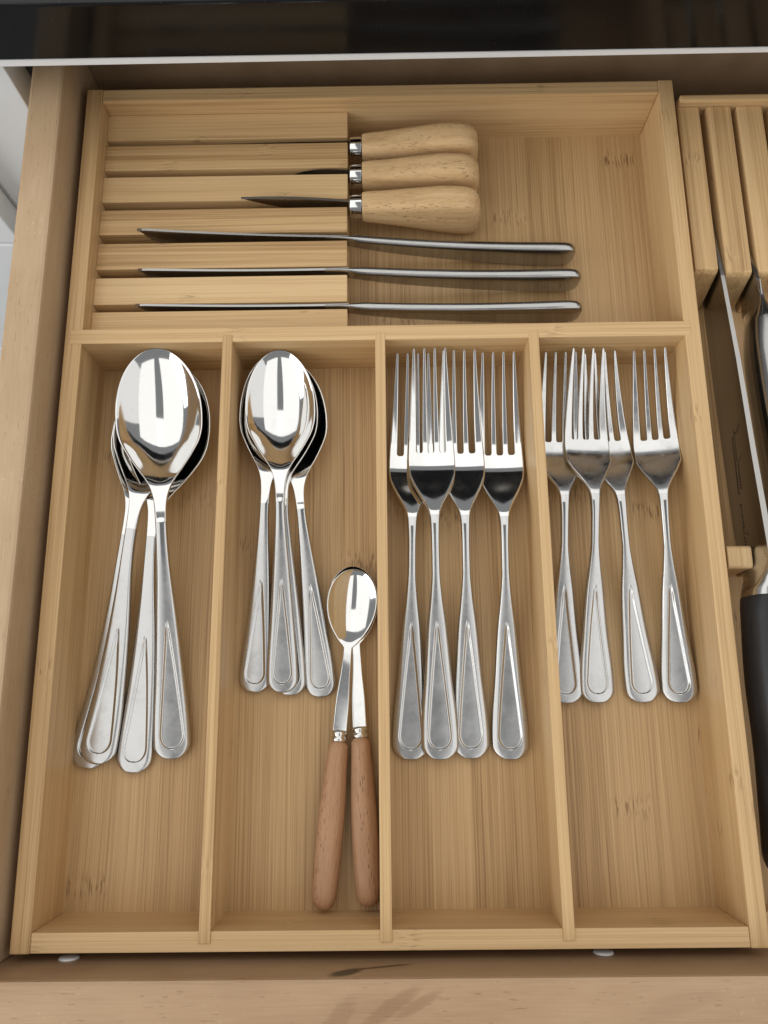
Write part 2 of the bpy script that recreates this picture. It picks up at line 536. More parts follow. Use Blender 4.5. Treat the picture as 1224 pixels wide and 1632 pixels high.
def recess_q(s, L, w, edge):
    """Positions across the handle; the grid lines follow the edge of the panel."""
    k = L / 0.210
    wp = recess_width(s, L)
    if s > 0.068 * k:
        wp += (0.45 * w - wp) * float(sstep(s, 0.068 * k, 0.095 * k))
    if s < 0.0052 * k:
        wp = 0.45 * w * (1 - s / (0.0052 * k)) + 0.00012
    a = min(wp - 0.00090 * min(1, wp / 0.0013), 0.78 * w) / w
    b = min(wp + 0.00060, 0.88 * w) / w
    a = max(a, 0.004)
    b = max(b, a + 0.01)
    h = list(np.linspace(0, a, 11)) + list(np.linspace(a, b, 8))[1:] + [b + (1 - b) * (1 - (1 - v) ** edge) for v in np.linspace(0, 1, 13)][1:]
    h = np.array(h)
    return np.concatenate([-h[:0:-1], h])


def handle_recess(x, s, L):
    k = L / 0.210
    s0, s1 = 0.0052 * k, 0.068 * k
    if s < s0 or s > s1:
        return 0 * x
    wp = recess_width(s, L)
    e = min(1, wp / 0.0013)
    return 0.00066 * sstep(np.abs(x), wp + 0.00060, wp - 0.00090 * e) * float(sstep(s, s1, s1 - 0.006) * sstep(s, s0 - 0.0001, s0 + 0.0007))


def handle_stations(L, yb):
    k = L / 0.210
    s0 = 0.0052 * k
    ss = [s0 * (1 - math.cos(i / 16 * math.pi / 2)) for i in range(16)]
    ss += list(np.linspace(s0, s0 + 0.0065, 24))
    ss += list(np.arange(s0 + 0.0070, yb, 0.0009))
    return ss


def round_end(s, k):
    r0 = 0.0076 * k
    return max(1 - max(1 - s / r0, 0) ** 2.15, 0.0008) ** 0.5


def spoon_meshes(L, bowl_len, bowl_w, depth, end_w):
    k = L / 0.210
    wn = 0.0030 * k
    yb = L - bowl_len
    wh = pchip([0.0, 0.010 * k, 0.016 * k, 0.040 * k, 0.068 * k, 0.098 * k, yb - 0.006 * k, yb],
               [end_w * .96, end_w, end_w * .985, end_w * .81, end_w * .60, end_w * .37, wn * 1.0, wn])
    zc = spline([0, 0.02 * k, 0.05 * k, 0.080 * k, 0.100 * k, yb, yb + 0.10 * bowl_len, yb + 0.3 * bowl_len, yb + 0.6 * bowl_len, L],
                [0.0022, 0.0022, 0.0045 * k, 0.0105 * k, 0.0156 * k, 0.0185 * k, 0.0189 * k, 0.0156 * k, 0.0140 * k, 0.0186 * k])
    th_f = pchip([0, 0.05 * k, 0.1 * k, yb, yb + 0.3 * bowl_len, L], [0.0023, 0.0026, 0.0034, 0.0036, 0.0020, 0.0016])
    ss = handle_stations(L, yb)
    ncut = len(ss) - 1
    nb = 84
    for i in range(1, nb + 1):
        t = i / nb
        ss.append(yb + bowl_len * (t if t < .5 else .5 + .5 * math.sin((t - .5) * math.pi)))
    ss[-1] = L - 0.00002
    q = qs(53)
    rings = []
    wtab = pchip([0, .1, .2, .36, .49, .61, .70, .80, .9, 1.0], [1, .985, .925, .70, .465, .235, .105, .03, .006, 0])
    for s in ss:
        if s <= yb:
            w = wh(s)
            w *= round_end(s, k)
            q = recess_q(s, L, w, 1.25)
            dp = 0.0
            cut_in = handle_recess(w * q, s, L)
            zone = 0.34
        else:
            u = (L - s) / bowl_len
            um = 0.385
            if u < um:
                w = bowl_w * max(1 - ((um - u) / um) ** 2.15, 1e-6) ** 0.5
            else:
                t = (u - um) / (1 - um)
                w = wn + (bowl_w - wn) * wtab(t)
            ud = 0.40
            if u < ud:
                dp = depth * max(1 - ((ud - u) / ud) ** 2.2, 0) ** 0.85
            else:
                t = min((u - ud) / (0.80 - ud), 1)
                dp = depth * (1 - t ** 2) ** 1.35
            q = recess_q(yb, L, wn, 1.25)
            cut_in = 0 * q
            zone = 0.08 + 0.26 * float(sstep(u, 0.8, 1.0))
        th = th_f(s)
        half = th / 2 * np.sqrt(np.clip(1 - (np.clip(np.abs(q) - (1 - zone), 0, 1) / zone) ** 2, 0.0, 1))
        half = half * math.sqrt(max(1 - max(1 - s / 0.0013, 0) ** 2, 0.01))
        crown = 0.0006 * (1 - q ** 2) if s <= yb else 0 * q
        zm = zc(s) - dp * (1 - np.abs(q) ** 2.05) + crown * 0.5
        ring = ring_from(zm, half, w, q, s)
        for i in range(len(q)):
            x_, y_, z_ = ring[i]
            ring[i] = (x_, y_, z_ - cut_in[i])
        rings.append(ring)
    return loft(rings, 'spoon', [ncut])


def fork_meshes(L, wscale, end_w):
    k = L / 0.211
    s_root, s_sh, s_neck = 0.1575 * k, 0.1475 * k, 0.121 * k
    w_sh = 0.0127 * wscale
    zc = spline([0, 0.02 * k, 0.05 * k, 0.08 * k, 0.105 * k, 0.116 * k, 0.122 * k, 0.127 * k, 0.133 * k, 0.139 * k, 0.145 * k, 0.149 * k, 0.154 * k, 0.162 * k, 0.174 * k, 0.190 * k, L],
                [0.0022, 0.0022] + [v * (0.35 + 0.65 * k / 0.9645) for v in (0.0043, 0.0098, 0.0153, 0.0170, 0.0164, 0.0145, 0.0119, 0.0092, 0.0066, 0.0050, 0.0039, 0.0037, 0.0058, 0.0108, 0.0192)])
    th_f = pchip([0, 0.05 * k, 0.1 * k, 0.125 * k, s_sh, L], [0.0023, 0.0026, 0.0034, 0.0036, 0.0021, 0.0014])
    wh = pchip([0.0, 0.010 * k, 0.016 * k, 0.040 * k, 0.066 * k, 0.080 * k, 0.093 * k, 0.106 * k, 0.117 * k, 0.122 * k, 0.1265 * k, 0.1305 * k, 0.1355 * k, 0.1395 * k, 0.1435 * k, s_sh + 0.001 * k, 0.1525 * k, s_root],
               [end_w * .96, end_w, end_w * .985, end_w * .76, end_w * .53, end_w * .345, end_w * .235, 0.0020, 0.0024, 0.0030, 0.0045, 0.0064, 0.0087, 0.0103, 0.0115, w_sh * 0.99, w_sh, w_sh * 0.99])
    ss = handle_stations(L, s_neck)
    ncut = len(ss) - 1
    ss += list(np.linspace(s_neck, s_root, 46))[1:]
    q = qs(53)
    rings = []
    for s in ss:
        w = wh(s)
        w *= round_end(s, k)
        q = recess_q(s, L, w, 1.25)
        hd = float(sstep(s, s_neck - 0.004, s_sh))
        zone = 0.34 * (1 - hd) + 0.07 * hd
        half = th_f(s) / 2 * np.sqrt(np.clip(1 - (np.clip(np.abs(q) - (1 - zone), 0, 1) / zone) ** 2, 0.0, 1))
        half = half * math.sqrt(max(1 - max(1 - s / 0.0013, 0) ** 2, 0.01))
        x = w * q
        zm = zc(s) + 0.0003 * (1 - q ** 2) * (1 - hd) + 6.0 * x * x * hd
        ci = handle_recess(x, s, L)
        ring = ring_from(zm, half, w, q, s)
        for i in range(len(q)):
            a, b, c = ring[i]
            ring[i] = (a, b, c - ci[i])
        rings.append(ring)
    out = loft(rings, 'fork', [ncut])
    # tines
    tines = []
    g = 0.00132 * wscale
    wi, wo = 0.00178 * wscale, None
    qq = np.linspace(-1, 1, 17)
    we = w_sh * 0.99
    for side in (-1, 1):
        for outer in (0, 1):
            if outer:
                in0, out0 = g + 2 * wi + 2 * g, we
                ct, = (0.0083 * wscale,)
            else:
                in0, out0 = g, g + 2 * wi
                ct = 0.00277 * wscale
            rr = []
            n = 46
            for i in range(n + 1):
                t = i / n
                t = t if t < .6 else .6 + .4 * math.sin((t - .6) / .4 * math.pi / 2)
                s = s_root - 0.0002 + (L - s_root + 0.0002) * t
                hw0 = (out0 - in0) / 2
                c0 = (out0 + in0) / 2
                taper = 1 - t ** 1.15
                hw = 0.00058 + (hw0 - 0.00058) * taper
                c = ct + (c0 - ct) * (1 - t) ** 1.1
                lo_, hi_ = c - hw, c + hw
                dl = (s - s_root) / g
                if dl < 1:  # round end of the slot
                    gp = g * (1 - math.sqrt(max(1 - (1 - max(dl, 0)) ** 2, 0)))
                    if outer:
                        lo_ -= gp
                    else:
                        lo_ -= gp
                        hi_ += gp
                tipf = math.sqrt(max(1 - max((s - (L - 0.0016)) / 0.0016, 0) ** 2, 0.004))
                c, hw = (lo_ + hi_) / 2, (hi_ - lo_) / 2 * tipf
                half = th_f(s) / 2 * tipf * np.sqrt(np.clip(1 - (np.clip(np.abs(qq) - 0.62, 0, 1) / 0.38) ** 2, 0, 1))
                x = side * c + hw * qq
                zm = zc(s) + 6.0 * x * x * (1 - 0.6 * t)
                up = [(a, s, z + h) for a, z, h in zip(x, zm, half)]
                lw = [(a, s, z - h) for a, z, h in zip(x[::-1], zm[::-1], half[::-1])][1:-1]
                rr.append(up + lw)
            tines.append(loft(rr, 'tine')[0])
    return out, tines


def revolve(profile, name, axis='Y', seg=28, squash=1.0):
    """profile: (position along axis, radius, height of centre); round solid."""
    rings = []
    for s, r, zc in profile:
        ring = []
        for j in range(seg):
            a = 2 * math.pi * j / seg
            ca, sa = r * math.cos(a), r * math.sin(a) * squash
            ring.append((ca, s, zc + sa) if axis == 'Y' else (s, ca, zc + sa))
        rings.append(ring)
    return loft(rings, name)[0]


def copy_tree(o, parent=None):
    c = o.copy()
    COL.objects.link(c)
    c.parent = parent
    for ch in o.children:
        copy_tree(ch, c)
    return c


def place(o, loc, yaw, pitch=0.0, roll=0.0):
    o.location = loc
    o.rotation_euler = (math.radians(pitch), math.radians(roll), math.radians(-yaw))


# ================================================================ THE SETTING
FL = -0.0341          # floor of the cutlery tray (its rim is at z = 0)
TB = -0.0401          # underside of the tray = top of the drawer base

# --- drawer
drawer = thing('drawer', 'open pale wooden kitchen drawer holding the bamboo trays', 'drawer', (0, 0, TB - 0.008))
DO = (0, 0, TB - 0.008)


def dbox(name, x0, x1, y0, y1, z0, z1, mat, bevel=0.001):
    return box(name, x0, x1, y0, y1, z0, z1, mat, drawer, bevel, DO)


dbox('base_board', -0.1645, 0.3780, -0.0040, 0.4520, TB - 0.008, TB - 0.0002, M['drawer_base'], 0.0003)
dbox('side_panel', -0.1815, -0.1643, -0.0040, 0.4700, -0.062, 0.0200, M['drawer_y'], 0.0016)
dbox('side_panel', 0.3780, 0.3955, -0.0040, 0.4700, -0.062, 0.0200, M['drawer_y'], 0.0016)
dbox('front_panel', -0.1950, 0.4090, -0.0218, -0.0041, -0.085, 0.0200, M['drawer_x'], 0.0018)
dbox('back_panel', -0.1642, 0.3779, 0.4530, 0.4690, -0.062, 0.0180, M['drawer_base'], 0.001)
cap_prof = [(-0.0006, 0.0001), (-0.0006, 0.0040), (0.0, 0.0044), (0.0007, 0.0041), (0.0010, 0.0030), (0.0011, 0.0001)]
cap_me = None
for cx, cz in ((-0.1378, -0.0092), (0.0927, -0.0107)):
    if cap_me is None:
        rings = [[(r * math.cos(2 * math.pi * j / 24), s, r * math.sin(2 * math.pi * j / 24)) for j in range(24)] for s, r in cap_prof]
        cap_me = loft(rings, 'screw_cap')[0]
        cap_me.materials.append(M['cap'])
    o = bpy.data.objects.new('screw_cap', cap_me)
    COL.objects.link(o)
    o.parent = drawer
    o.location = (cx, -0.0041, cz - DO[2])
    o['label'] = 'small round white plastic cap on the drawer front'

# --- countertop with its front edge above the open drawer
ct = thing('countertop', 'glossy black stone countertop above the open drawer', 'countertop', (0, 0.402, 0.05))
prof = []
for a in np.linspace(0, math.pi / 2, 7):
    prof.append((0.404 - 0.002 * math.sin(a), 0.0825 - 0.002 + 0.002 * math.cos(a)))
prof += [(0.402, 0.0518), (0.404, 0.0503), (1.05, 0.0503), (1.05, 0.0825)]
pts = [(p[0] - 0.402, p[1] - 0.05) for p in prof]
prism('slab', pts, 'X', -1.1, 1.2, M['black'], ct, 0)

# --- white cabinet carcass
cab = thing('white_cabinet', 'white kitchen cabinet carcass behind and left of the open drawer', 'cabinet', (0, 0.42, -0.8))
CO = (0, 0.42, -0.8)


def cbox(name, x0, x1, y0, y1, z0, z1, mat, bevel=0.0008):
    return box(name, x0, x1, y0, y1, z0, z1, mat, cab, bevel, CO)


cbox('side_panel', -0.2380, -0.1920, 0.4200, 1.00, -0.80, 0.0460, M['white'])
cbox('side_panel', 0.4150, 0.4330, 0.4200, 1.00, -0.80, 0.0460, M['white'])
cbox('back_panel', -0.1918, 0.4148, 0.9800, 0.998, -0.80, 0.0458, M['white'])
cbox('bottom_panel', -0.1918, 0.4148, 0.4210, 0.9798, -0.80, -0.782, M['white'])
cbox('filler_strip', -1.10, -0.2385, 0.4215, 0.4400, -0.80, 0.0460, M['white'])
cbox('dark_gap_strip', -0.1915, -0.1830, 0.4385, 0.96, -0.050, 0.0100, M['dark_void'], 0.0004)  # added dark strip, paints the unlit gap beside the drawer
# thin white rail under the stone, a little deeper at its left end
rail_pts = [(-1.1, 0.0488 - 0.0046), (1.2, 0.0501 - 0.0010), (1.2, 0.0501), (-1.1, 0.0501)]
prism('top_rail', [(p[0], p[1] - 0.0001 - CO[2]) for p in rail_pts], 'Y', 0.4032 - 0.42, 0.4195 - 0.42, M['white'], cab, 0.0003)
# neighbouring fronts stand proud of the carcass
for z0, z1 in ((-0.1010, 0.0380), (-0.2570, -0.1035), (-0.60, -0.2595)):
    cbox('neighbouring_front', -0.80, -0.2394, 0.4014, 0.4196, z0, z1, M['white'], 0.0012)

# ================================================================ CUTLERY TRAY
tray = thing('cutlery_tray', 'bamboo cutlery tray with four long compartments and a knife section', 'tray', (0, 0.215, TB))
TO = (0, 0.215, TB)
W2, LT, TW = 0.160, 0.4306, 0.0079


def tbox(name, x0, x1, y0, y1, z0, z1, mat, bevel=0.0006):
    return box(name, x0, x1, y0, y1, z0, z1, mat, tray, bevel, TO)


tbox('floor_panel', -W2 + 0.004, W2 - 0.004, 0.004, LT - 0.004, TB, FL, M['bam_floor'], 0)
tbox('side_wall', -W2, -W2 + TW + 0.0006, 0.0, LT, TB, 0.0, M['bam_y'])
tbox('side_wall', W2 - TW, W2, 0.0, LT, TB, 0.0, M['bam_y'])
tbox('front_wall', -W2 + TW + 0.0007, W2 - TW - 0.0001, 0.0002, TW + 0.0004, TB, -0.0002, M['bam_x'])
tbox('back_wall', -W2 + TW + 0.0007, W2 - TW - 0.0001, LT - TW, LT - 0.0002, TB, -0.0002, M['bam_x'])
tbox('cross_divider', -0.1577, 0.1552, 0.2790, 0.2869, FL - 0.001, 0.0003, M['bam_x'], 0.0005)
for xa, xb in ((-0.0801, -0.0751), (-0.0033, 0.0017), (0.0737, 0.0787)):
    tbox('compartment_divider', xa, xb, 0.0036, 0.2826, FL - 0.001, 0.0006, M['bam_y'], 0.0004)

# --- slotted knife block in the back section
rack = thing('slotted_knife_block', 'slotted bamboo block holding small knives in the back of the tray', 'knife block', (-0.085, 0.355, FL))
RO = (-0.085, 0.355, FL)
ZS = -0.0105
edges = [(0.4225, 0.4064), (0.4030, 0.3872), (0.3829, 0.3673), (0.3624, 0.3474), (0.3421, 0.3268), (0.3219, 0.3064), (0.3019, 0.2872)]
for i, (yn, ys_) in enumerate(edges):
    box('slat', -0.1515, -0.0178 + rng.uniform(-.0002, .0002), ys_, yn, FL + 0.0042, ZS + rng.uniform(-.0003, .0003), M['bam_slat'], rack, 0.0005, RO)
box('base_board', -0.1514, -0.0182, 0.2874, 0.4222, FL + 0.0001, FL + 0.0040, M['bam_slat'], rack, 0.0002, RO)

# ================================================================ KNIFE RACK ON THE RIGHT
kr = thing('knife_rack', 'bamboo knife rack with long rails to the right of the tray', 'knife rack', (0.26, 0.215, TB))
KO = (0.26, 0.215, TB)


def kbox(name, x0, x1, y0, y1, z0, z1, mat, bevel=0.0006):
    return box(name, x0, x1, y0, y1, z0, z1, mat, kr, bevel, KO)


KX0, KX1 = 0.1622, 0.3700
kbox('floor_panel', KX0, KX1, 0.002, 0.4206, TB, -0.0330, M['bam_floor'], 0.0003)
kbox('back_wall', KX0 + 0.0008, KX1, 0.4167, 0.4206, -0.0329, 0.0004, M['bam_x'], 0.0012)
kbox('front_wall', KX0 + 0.0008, KX1, 0.002, 0.0095, -0.0329, -0.0200, M['bam_x'], 0.0010)
xr = 0.1627
rails = [(0.1627, 0.1746), (0.1786, 0.1918), (0.1950, 0.2088), (0.2128, 0.2262), (0.2302, 0.2438), (0.2478, 0.2612), (0.2652, 0.2788),
         (0.2828, 0.2962), (0.3002, 0.3138), (0.3178, 0.3312), (0.3352, 0.3488)]
for i, (xa, xb) in enumerate(rails):
    yf = 0.3182 - (0.002 if i else 0)
    pts = [(yf, -0.0040), (yf - 0.0015, -0.0062), (yf - 0.0085, -0.0328), (0.4166, -0.0328), (0.4166, -0.0040)]
    pts = [(p[0] - KO[1], p[1] - KO[2]) for p in pts]
    prism('rail', pts, 'X', xa - KO[0], xb - KO[0], M['bam_rail'], kr, 0.0008)
for xa, xb in [(0.1627, 0.1745)] + [(a, b) for a, b in rails[1:]]:
    pts = [(0.1752, -0.0328), (0.1726, -0.0058), (0.1715, -0.0048), (0.1630, -0.0048), (0.1617, -0.0060), (0.1617, -0.0328)]
    pts = [(p[0] - KO[1], p[1] - KO[2]) for p in pts]
    prism('rest_block', pts, 'X', xa - KO[0], xb - KO[0], M['bam_rail'], kr, 0.0009)


def blade_mesh(outline, th, name):
    """outline: closed (s, z) loop, flat blade of thickness th, thinner to the lower edge; blade in the y-z plane."""
    zs = [p[1] for p in outline]
    zlo, zhi = min(zs), max(zs)
    bm = bmesh.new()
    A = [bm.verts.new((-th / 2 * (0.12 + 0.88 * (z - zlo) / (zhi - zlo)), s, z)) for s, z in outline]
    B = [bm.verts.new((th / 2 * (0.12 + 0.88 * (z - zlo) / (zhi - zlo)), s, z)) for s, z in outline]
    bm.faces.new(A)
    bm.faces.new(B[::-1])
    n = len(outline)
    for i in range(n):
        bm.faces.new((A[i], B[i], B[(i + 1) % n], A[(i + 1) % n]))
    bmesh.ops.triangulate(bm, faces=[f for f in bm.faces if len(f.verts) > 4])
    return finish(bm, name)


def oval_loft(stations, name, seg=28, p=2.6, low=1.0):
    """stations: (s, x centre, z centre, half width, half height) along y; superellipse sections."""
    stations = sorted(stations)
    fs = [pchip([a[0] for a in stations], [a[c] for a in stations]) for c in range(1, 5)]
    a0, a1 = stations[0][0], stations[-1][0]
    us = sorted(set(list(np.linspace(a0, a1, 46)) + [a[0] for a in stations]))
    stations = [(u, *[f_(u) for f_ in fs]) for u in us]
    rings = []
    for s, cx, cz, hw, hh in stations:
        ring = []
        for j in range(seg):
            a = 2 * math.pi * j / seg
            c, d = math.cos(a), math.sin(a)
            dn = max(-d, 0) * (low - 1)
            ring.append((cx + hw * math.copysign(abs(c) ** (2 / p), c) * (1 - 0.25 * dn), s, cz + hh * math.copysign(abs(d) ** (2 / p), d) * (low if d < 0 else 1)))
        rings.append(ring)
    return loft(rings, name)[0]


# chef's knife: local origin at its heel on the blade line
XA = 0.1767
ka = thing('chef_knife', 'large chef knife with black handle in the first rack slot beside the tray', 'knife', (XA, 0.165, -0.0328))
zo = 0.0328
spine = [(0.0, 0.0098 + zo), (0.05, 0.0048 + zo), (0.10, 0.0010 + zo), (0.15, -0.0050 + zo), (0.19, -0.0115 + zo), (0.225, -0.0205 + zo)]
edge = [(0.22, -0.0225 + zo), (0.19, -0.0300 + zo), (0.14, -0.0322 + zo), (0.08, -0.0300 + zo), (0.02, -0.0262 + zo), (0.006, -0.0245 + zo), (0.0, -0.0180 + zo)]
bl = link_mesh('blade', blade_mesh(spine + edge, 0.0028, 'blade'), M['blade'], ka)
# etched maker's mark and lettering on the left face of the blade (rows of small strokes, illegible in the picture)
bm = bmesh.new()


def etch(y0, y1, z0, z1):
    zm = (z0 + z1) / 2 + 0.0001
    hx = 0.0014 * (0.12 + 0.88 * (zm - 0.0006) / 0.042) + 0.00006
    box_bm(bm, -hx - 0.00004, -hx + 0.0003, y0, y1, z0, z1)


er = random.Random(3)
yy = 0.0650
while yy > 0.0360:                                        # long row of small capitals under the mark
    wv = er.uniform(0.0007, 0.0012)
    etch(yy - wv, yy, 0.0176, 0.0176 + er.uniform(0.0010, 0.0014))
    yy -= wv + 0.00045
yy = 0.0500
while yy > 0.0370:                                        # short second row
    wv = er.uniform(0.0006, 0.0011)
    etch(yy - wv, yy, 0.0206, 0.0206 + er.uniform(0.0011, 0.0016))
    yy -= wv + 0.00055
for a in np.linspace(0, 1, 9):                            # outline of the emblem
    etch(0.0660 - 0.0150 * a, 0.0660 - 0.0150 * a + 0.0021, 0.0204, 0.0209)
etch(0.0655, 0.0661, 0.0209, 0.0245)
for a in np.linspace(0, 1, 6):
    etch(0.0660 + 0.0022 * a, 0.0666 + 0.0022 * a, 0.0245 + 0.003 * a, 0.0252 + 0.003 * a)
    etch(0.0505 + 0.0030 * a, 0.0511 + 0.0030 * a, 0.0222 + 0.0045 * a, 0.0228 + 0.0045 * a)
yy = 0.0300
while yy > 0.0020:                                        # lower signature line
    wv = er.uniform(0.0006, 0.0012)
    z = 0.0185 + er.uniform(-.0002, .0002) + (0.0032 if 0.011 < yy < 0.018 and er.random() < .4 else 0)
    etch(yy - wv, yy, z, z + er.uniform(0.0008, 0.0015))
    yy -= wv + 0.0006
link_mesh('engraving', finish(bm, 'engraving'), M['etch'], bl)['label'] = 'tiny dark maker mark and lettering etched on the blade'
link_mesh('bolster', oval_loft([(0.006, 0, 0.026, 0.0014, 0.0165), (0.0, 0, 0.0262, 0.0016, 0.0165), (-0.005, 0, 0.0275, 0.0030, 0.0150), (-0.010, 0, 0.0295, 0.0062, 0.0128),
                                (-0.014, 0, 0.0305, 0.0084, 0.0120), (-0.0172, 0, 0.0305, 0.0092, 0.0118)], 'bolster', p=2.8), M['satin'], ka)
link_mesh('handle', oval_loft([(-0.0172, 0, 0.0305, 0.0091, 0.0117), (-0.0178, 0, 0.0305, 0.0094, 0.0120), (-0.03, 0, 0.0300, 0.0101, 0.0124), (-0.055, 0, 0.0290, 0.0108, 0.0132),
                               (-0.085, 0, 0.0285, 0.0102, 0.0128), (-0.115, 0, 0.0280, 0.0106, 0.0138), (-0.130, 0, 0.0270, 0.0106, 0.0145), (-0.136, 0, 0.0265, 0.0092, 0.0128), (-0.1385, 0, 0.026, 0.005, 0.008)],
                              'handle', p=2.9), M['black_handle'], ka)

# steel-handled knife in the second slot
XB = 0.1934
kb = thing('steel_knife', 'steel-handled knife at the right edge of the picture between rack rails', 'knife', (XB, 0.30, -0.0328))
link_mesh('blade', blade_mesh([(0.0, 0.0325), (0.012, 0.0300), (0.03, 0.0245), (0.06, 0.0190), (0.085, 0.0150), (0.075, 0.0120), (0.04, 0.0090), (0.0, 0.0085)], 0.0022, 'blade'), M['blade'], kb)
link_mesh('handle', oval_loft([(0.010, 0, 0.0275, 0.0010, 0.0050), (0.002, 0, 0.0272, 0.0014, 0.0054), (-0.004, 0, 0.0275, 0.0032, 0.0066), (-0.012, 0, 0.0285, 0.0064, 0.0080), (-0.03, 0, 0.0300, 0.0086, 0.0096), (-0.06, 0, 0.0325, 0.0092, 0.0102),
                               (-0.09, 0, 0.0342, 0.0086, 0.0106), (-0.115, 0, 0.0350, 0.0090, 0.0116), (-0.124, 0, 0.0350, 0.0066, 0.0090), (-0.1265, 0, 0.035, 0.003, 0.004)], 'handle', p=2.2, low=2.3), M['knife'], kb)

# ================================================================ TABLE KNIVES (blade upright in the block, handle to the right; local x along the knife)
KN = 'table knives in the slotted block'


def table_knife(label, tip, mid, end):
    """tip, mid, end: points of the upper edge in the world; local frame at the bolster."""
    o = thing('table_knife', label, 'knife', mid, KN)
    d1 = Vector(tip) - Vector(mid)
    d2 = Vector(end) - Vector(mid)
    bm = bmesh.new()
    n = 40
    up, dn = [], []
    for i in range(n + 1):
        t = i / n
        x = d1.x * t
        y = d1.y * t
        ztop = d1.z * t - 0.0012 * math.sin(math.pi * t)
        h = 0.0105 + 0.0075 * t
        h *= math.sqrt(max(1 - max((t - 0.82) / 0.18, 0) ** 2.2, 0.0)) if t > .82 else 1
        up.append((x, y, ztop - (0.0015 * max((t - .96) / .04, 0) ** 2)))
        dn.append((x, y, ztop - max(h, 0.0022)))
    for side in (-1, 1):
        A = [bm.verts.new((p[0], p[1] + side * 0.00060, p[2])) for p in up]
        Mi = [bm.verts.new((p[0], p[1] + 0.0009 + side * 0.00060, (p[2] * .5 + r[2] * .5))) for p, r in zip(up, dn)]
        Bv = [bm.verts.new((p[0], p[1] + 0.0018 + side * 0.0002, p[2])) for p in dn]
        for i in range(n):
            for U, V in ((A, Mi), (Mi, Bv)):
                bm.faces.new((U[i], U[i + 1], V[i + 1], V[i]))
        if side == -1:
            A0, B0, M0 = A, Bv, Mi
    for i in range(n):
        bm.faces.new((A0[i], A[i], A[i + 1], A0[i + 1]))
        bm.faces.new((B0[i], B0[i + 1], Bv[i + 1], Bv[i]))
    for i in (0, n):
        bm.faces.new((A0[i], M0[i], B0[i], Bv[i], Mi[i], A[i]))
    me = finish(bm, 'blade')
    link_mesh('blade', me, M['blade'], o)
    st = []
    for t, hw, hh in ((-0.10, 0.0009, 0.0050), (-0.03, 0.0010, 0.0051), (0.0, 0.0014, 0.0050), (0.03, 0.0023, 0.0050), (0.07, 0.0029, 0.0052), (0.15, 0.0031, 0.0060),
                      (0.35, 0.0034, 0.0072), (0.6, 0.0036, 0.0086), (0.8, 0.0039, 0.0097), (0.92, 0.0040, 0.0101), (0.965, 0.0038, 0.0094), (0.988, 0.0031, 0.0076), (0.998, 0.0016, 0.0044), (1.0, 0.0006, 0.0015)):
        x = d2.x * t
        zt = d2.z * min(max(t, 0), .95) - 0.0024 * math.sin(math.pi * min(max(t, 0), 1)) + 0.0002
        st.append((x, d2.y * t, zt - 0.0052 - (hh - 0.0052) * 1.0 if t < .95 else d2.z * .95 - 0.0101, hw, hh))
    fs = [pchip([q_[0] for q_ in st], [q_[c_] for q_ in st]) for c_ in range(1, 5)]
    x0_, x1_ = st[0][0], st[-1][0]
    st = [(x_, *[f_(x_) for f_ in fs]) for x_ in [x0_ + (x1_ - x0_) * (u_ if u_ < .8 else .8 + .2 * math.sin((u_ - .8) / .2 * math.pi / 2)) for u_ in np.linspace(0, 1, 70)]]
    rings = []
    seg = 28
    for x, y, cz, hw, hh in st:
        ring = []
        for j in range(seg):
            a = 2 * math.pi * j / seg
            c, s_ = math.cos(a), math.sin(a)
            ring.append((x, y + hw * math.copysign(abs(c) ** 0.62, c) * (0.84 + 0.16 * s_) - 0.0004 * s_, cz + hh * math.copysign(abs(s_) ** 0.72, s_)))
        rings.append(ring)
    link_mesh('handle', loft(rings, 'handle')[0], M['knife'], o)
    return o


table_knife('steel table knife nearest the wooden knife handles, its blade tip standing high', (-0.1285, 0.3452, -0.0020), (-0.0172, 0.3440, -0.0100), (0.1060, 0.3400, -0.0150))
table_knife('steel table knife in the middle of the three steel knives', (-0.1285, 0.3246, -0.0070), (-0.0172, 0.3243, -0.0090), (0.1072, 0.3226, -0.0120))
table_knife('steel table knife nearest the spoon and fork compartments', (-0.1290, 0.3050, -0.0085), (-0.0172, 0.3040, -0.0098), (0.1062, 0.3034, -0.0105))

# ================================================================ WOOD-HANDLED KNIVES
WK = 'small wood-handled knives in the slotted block'


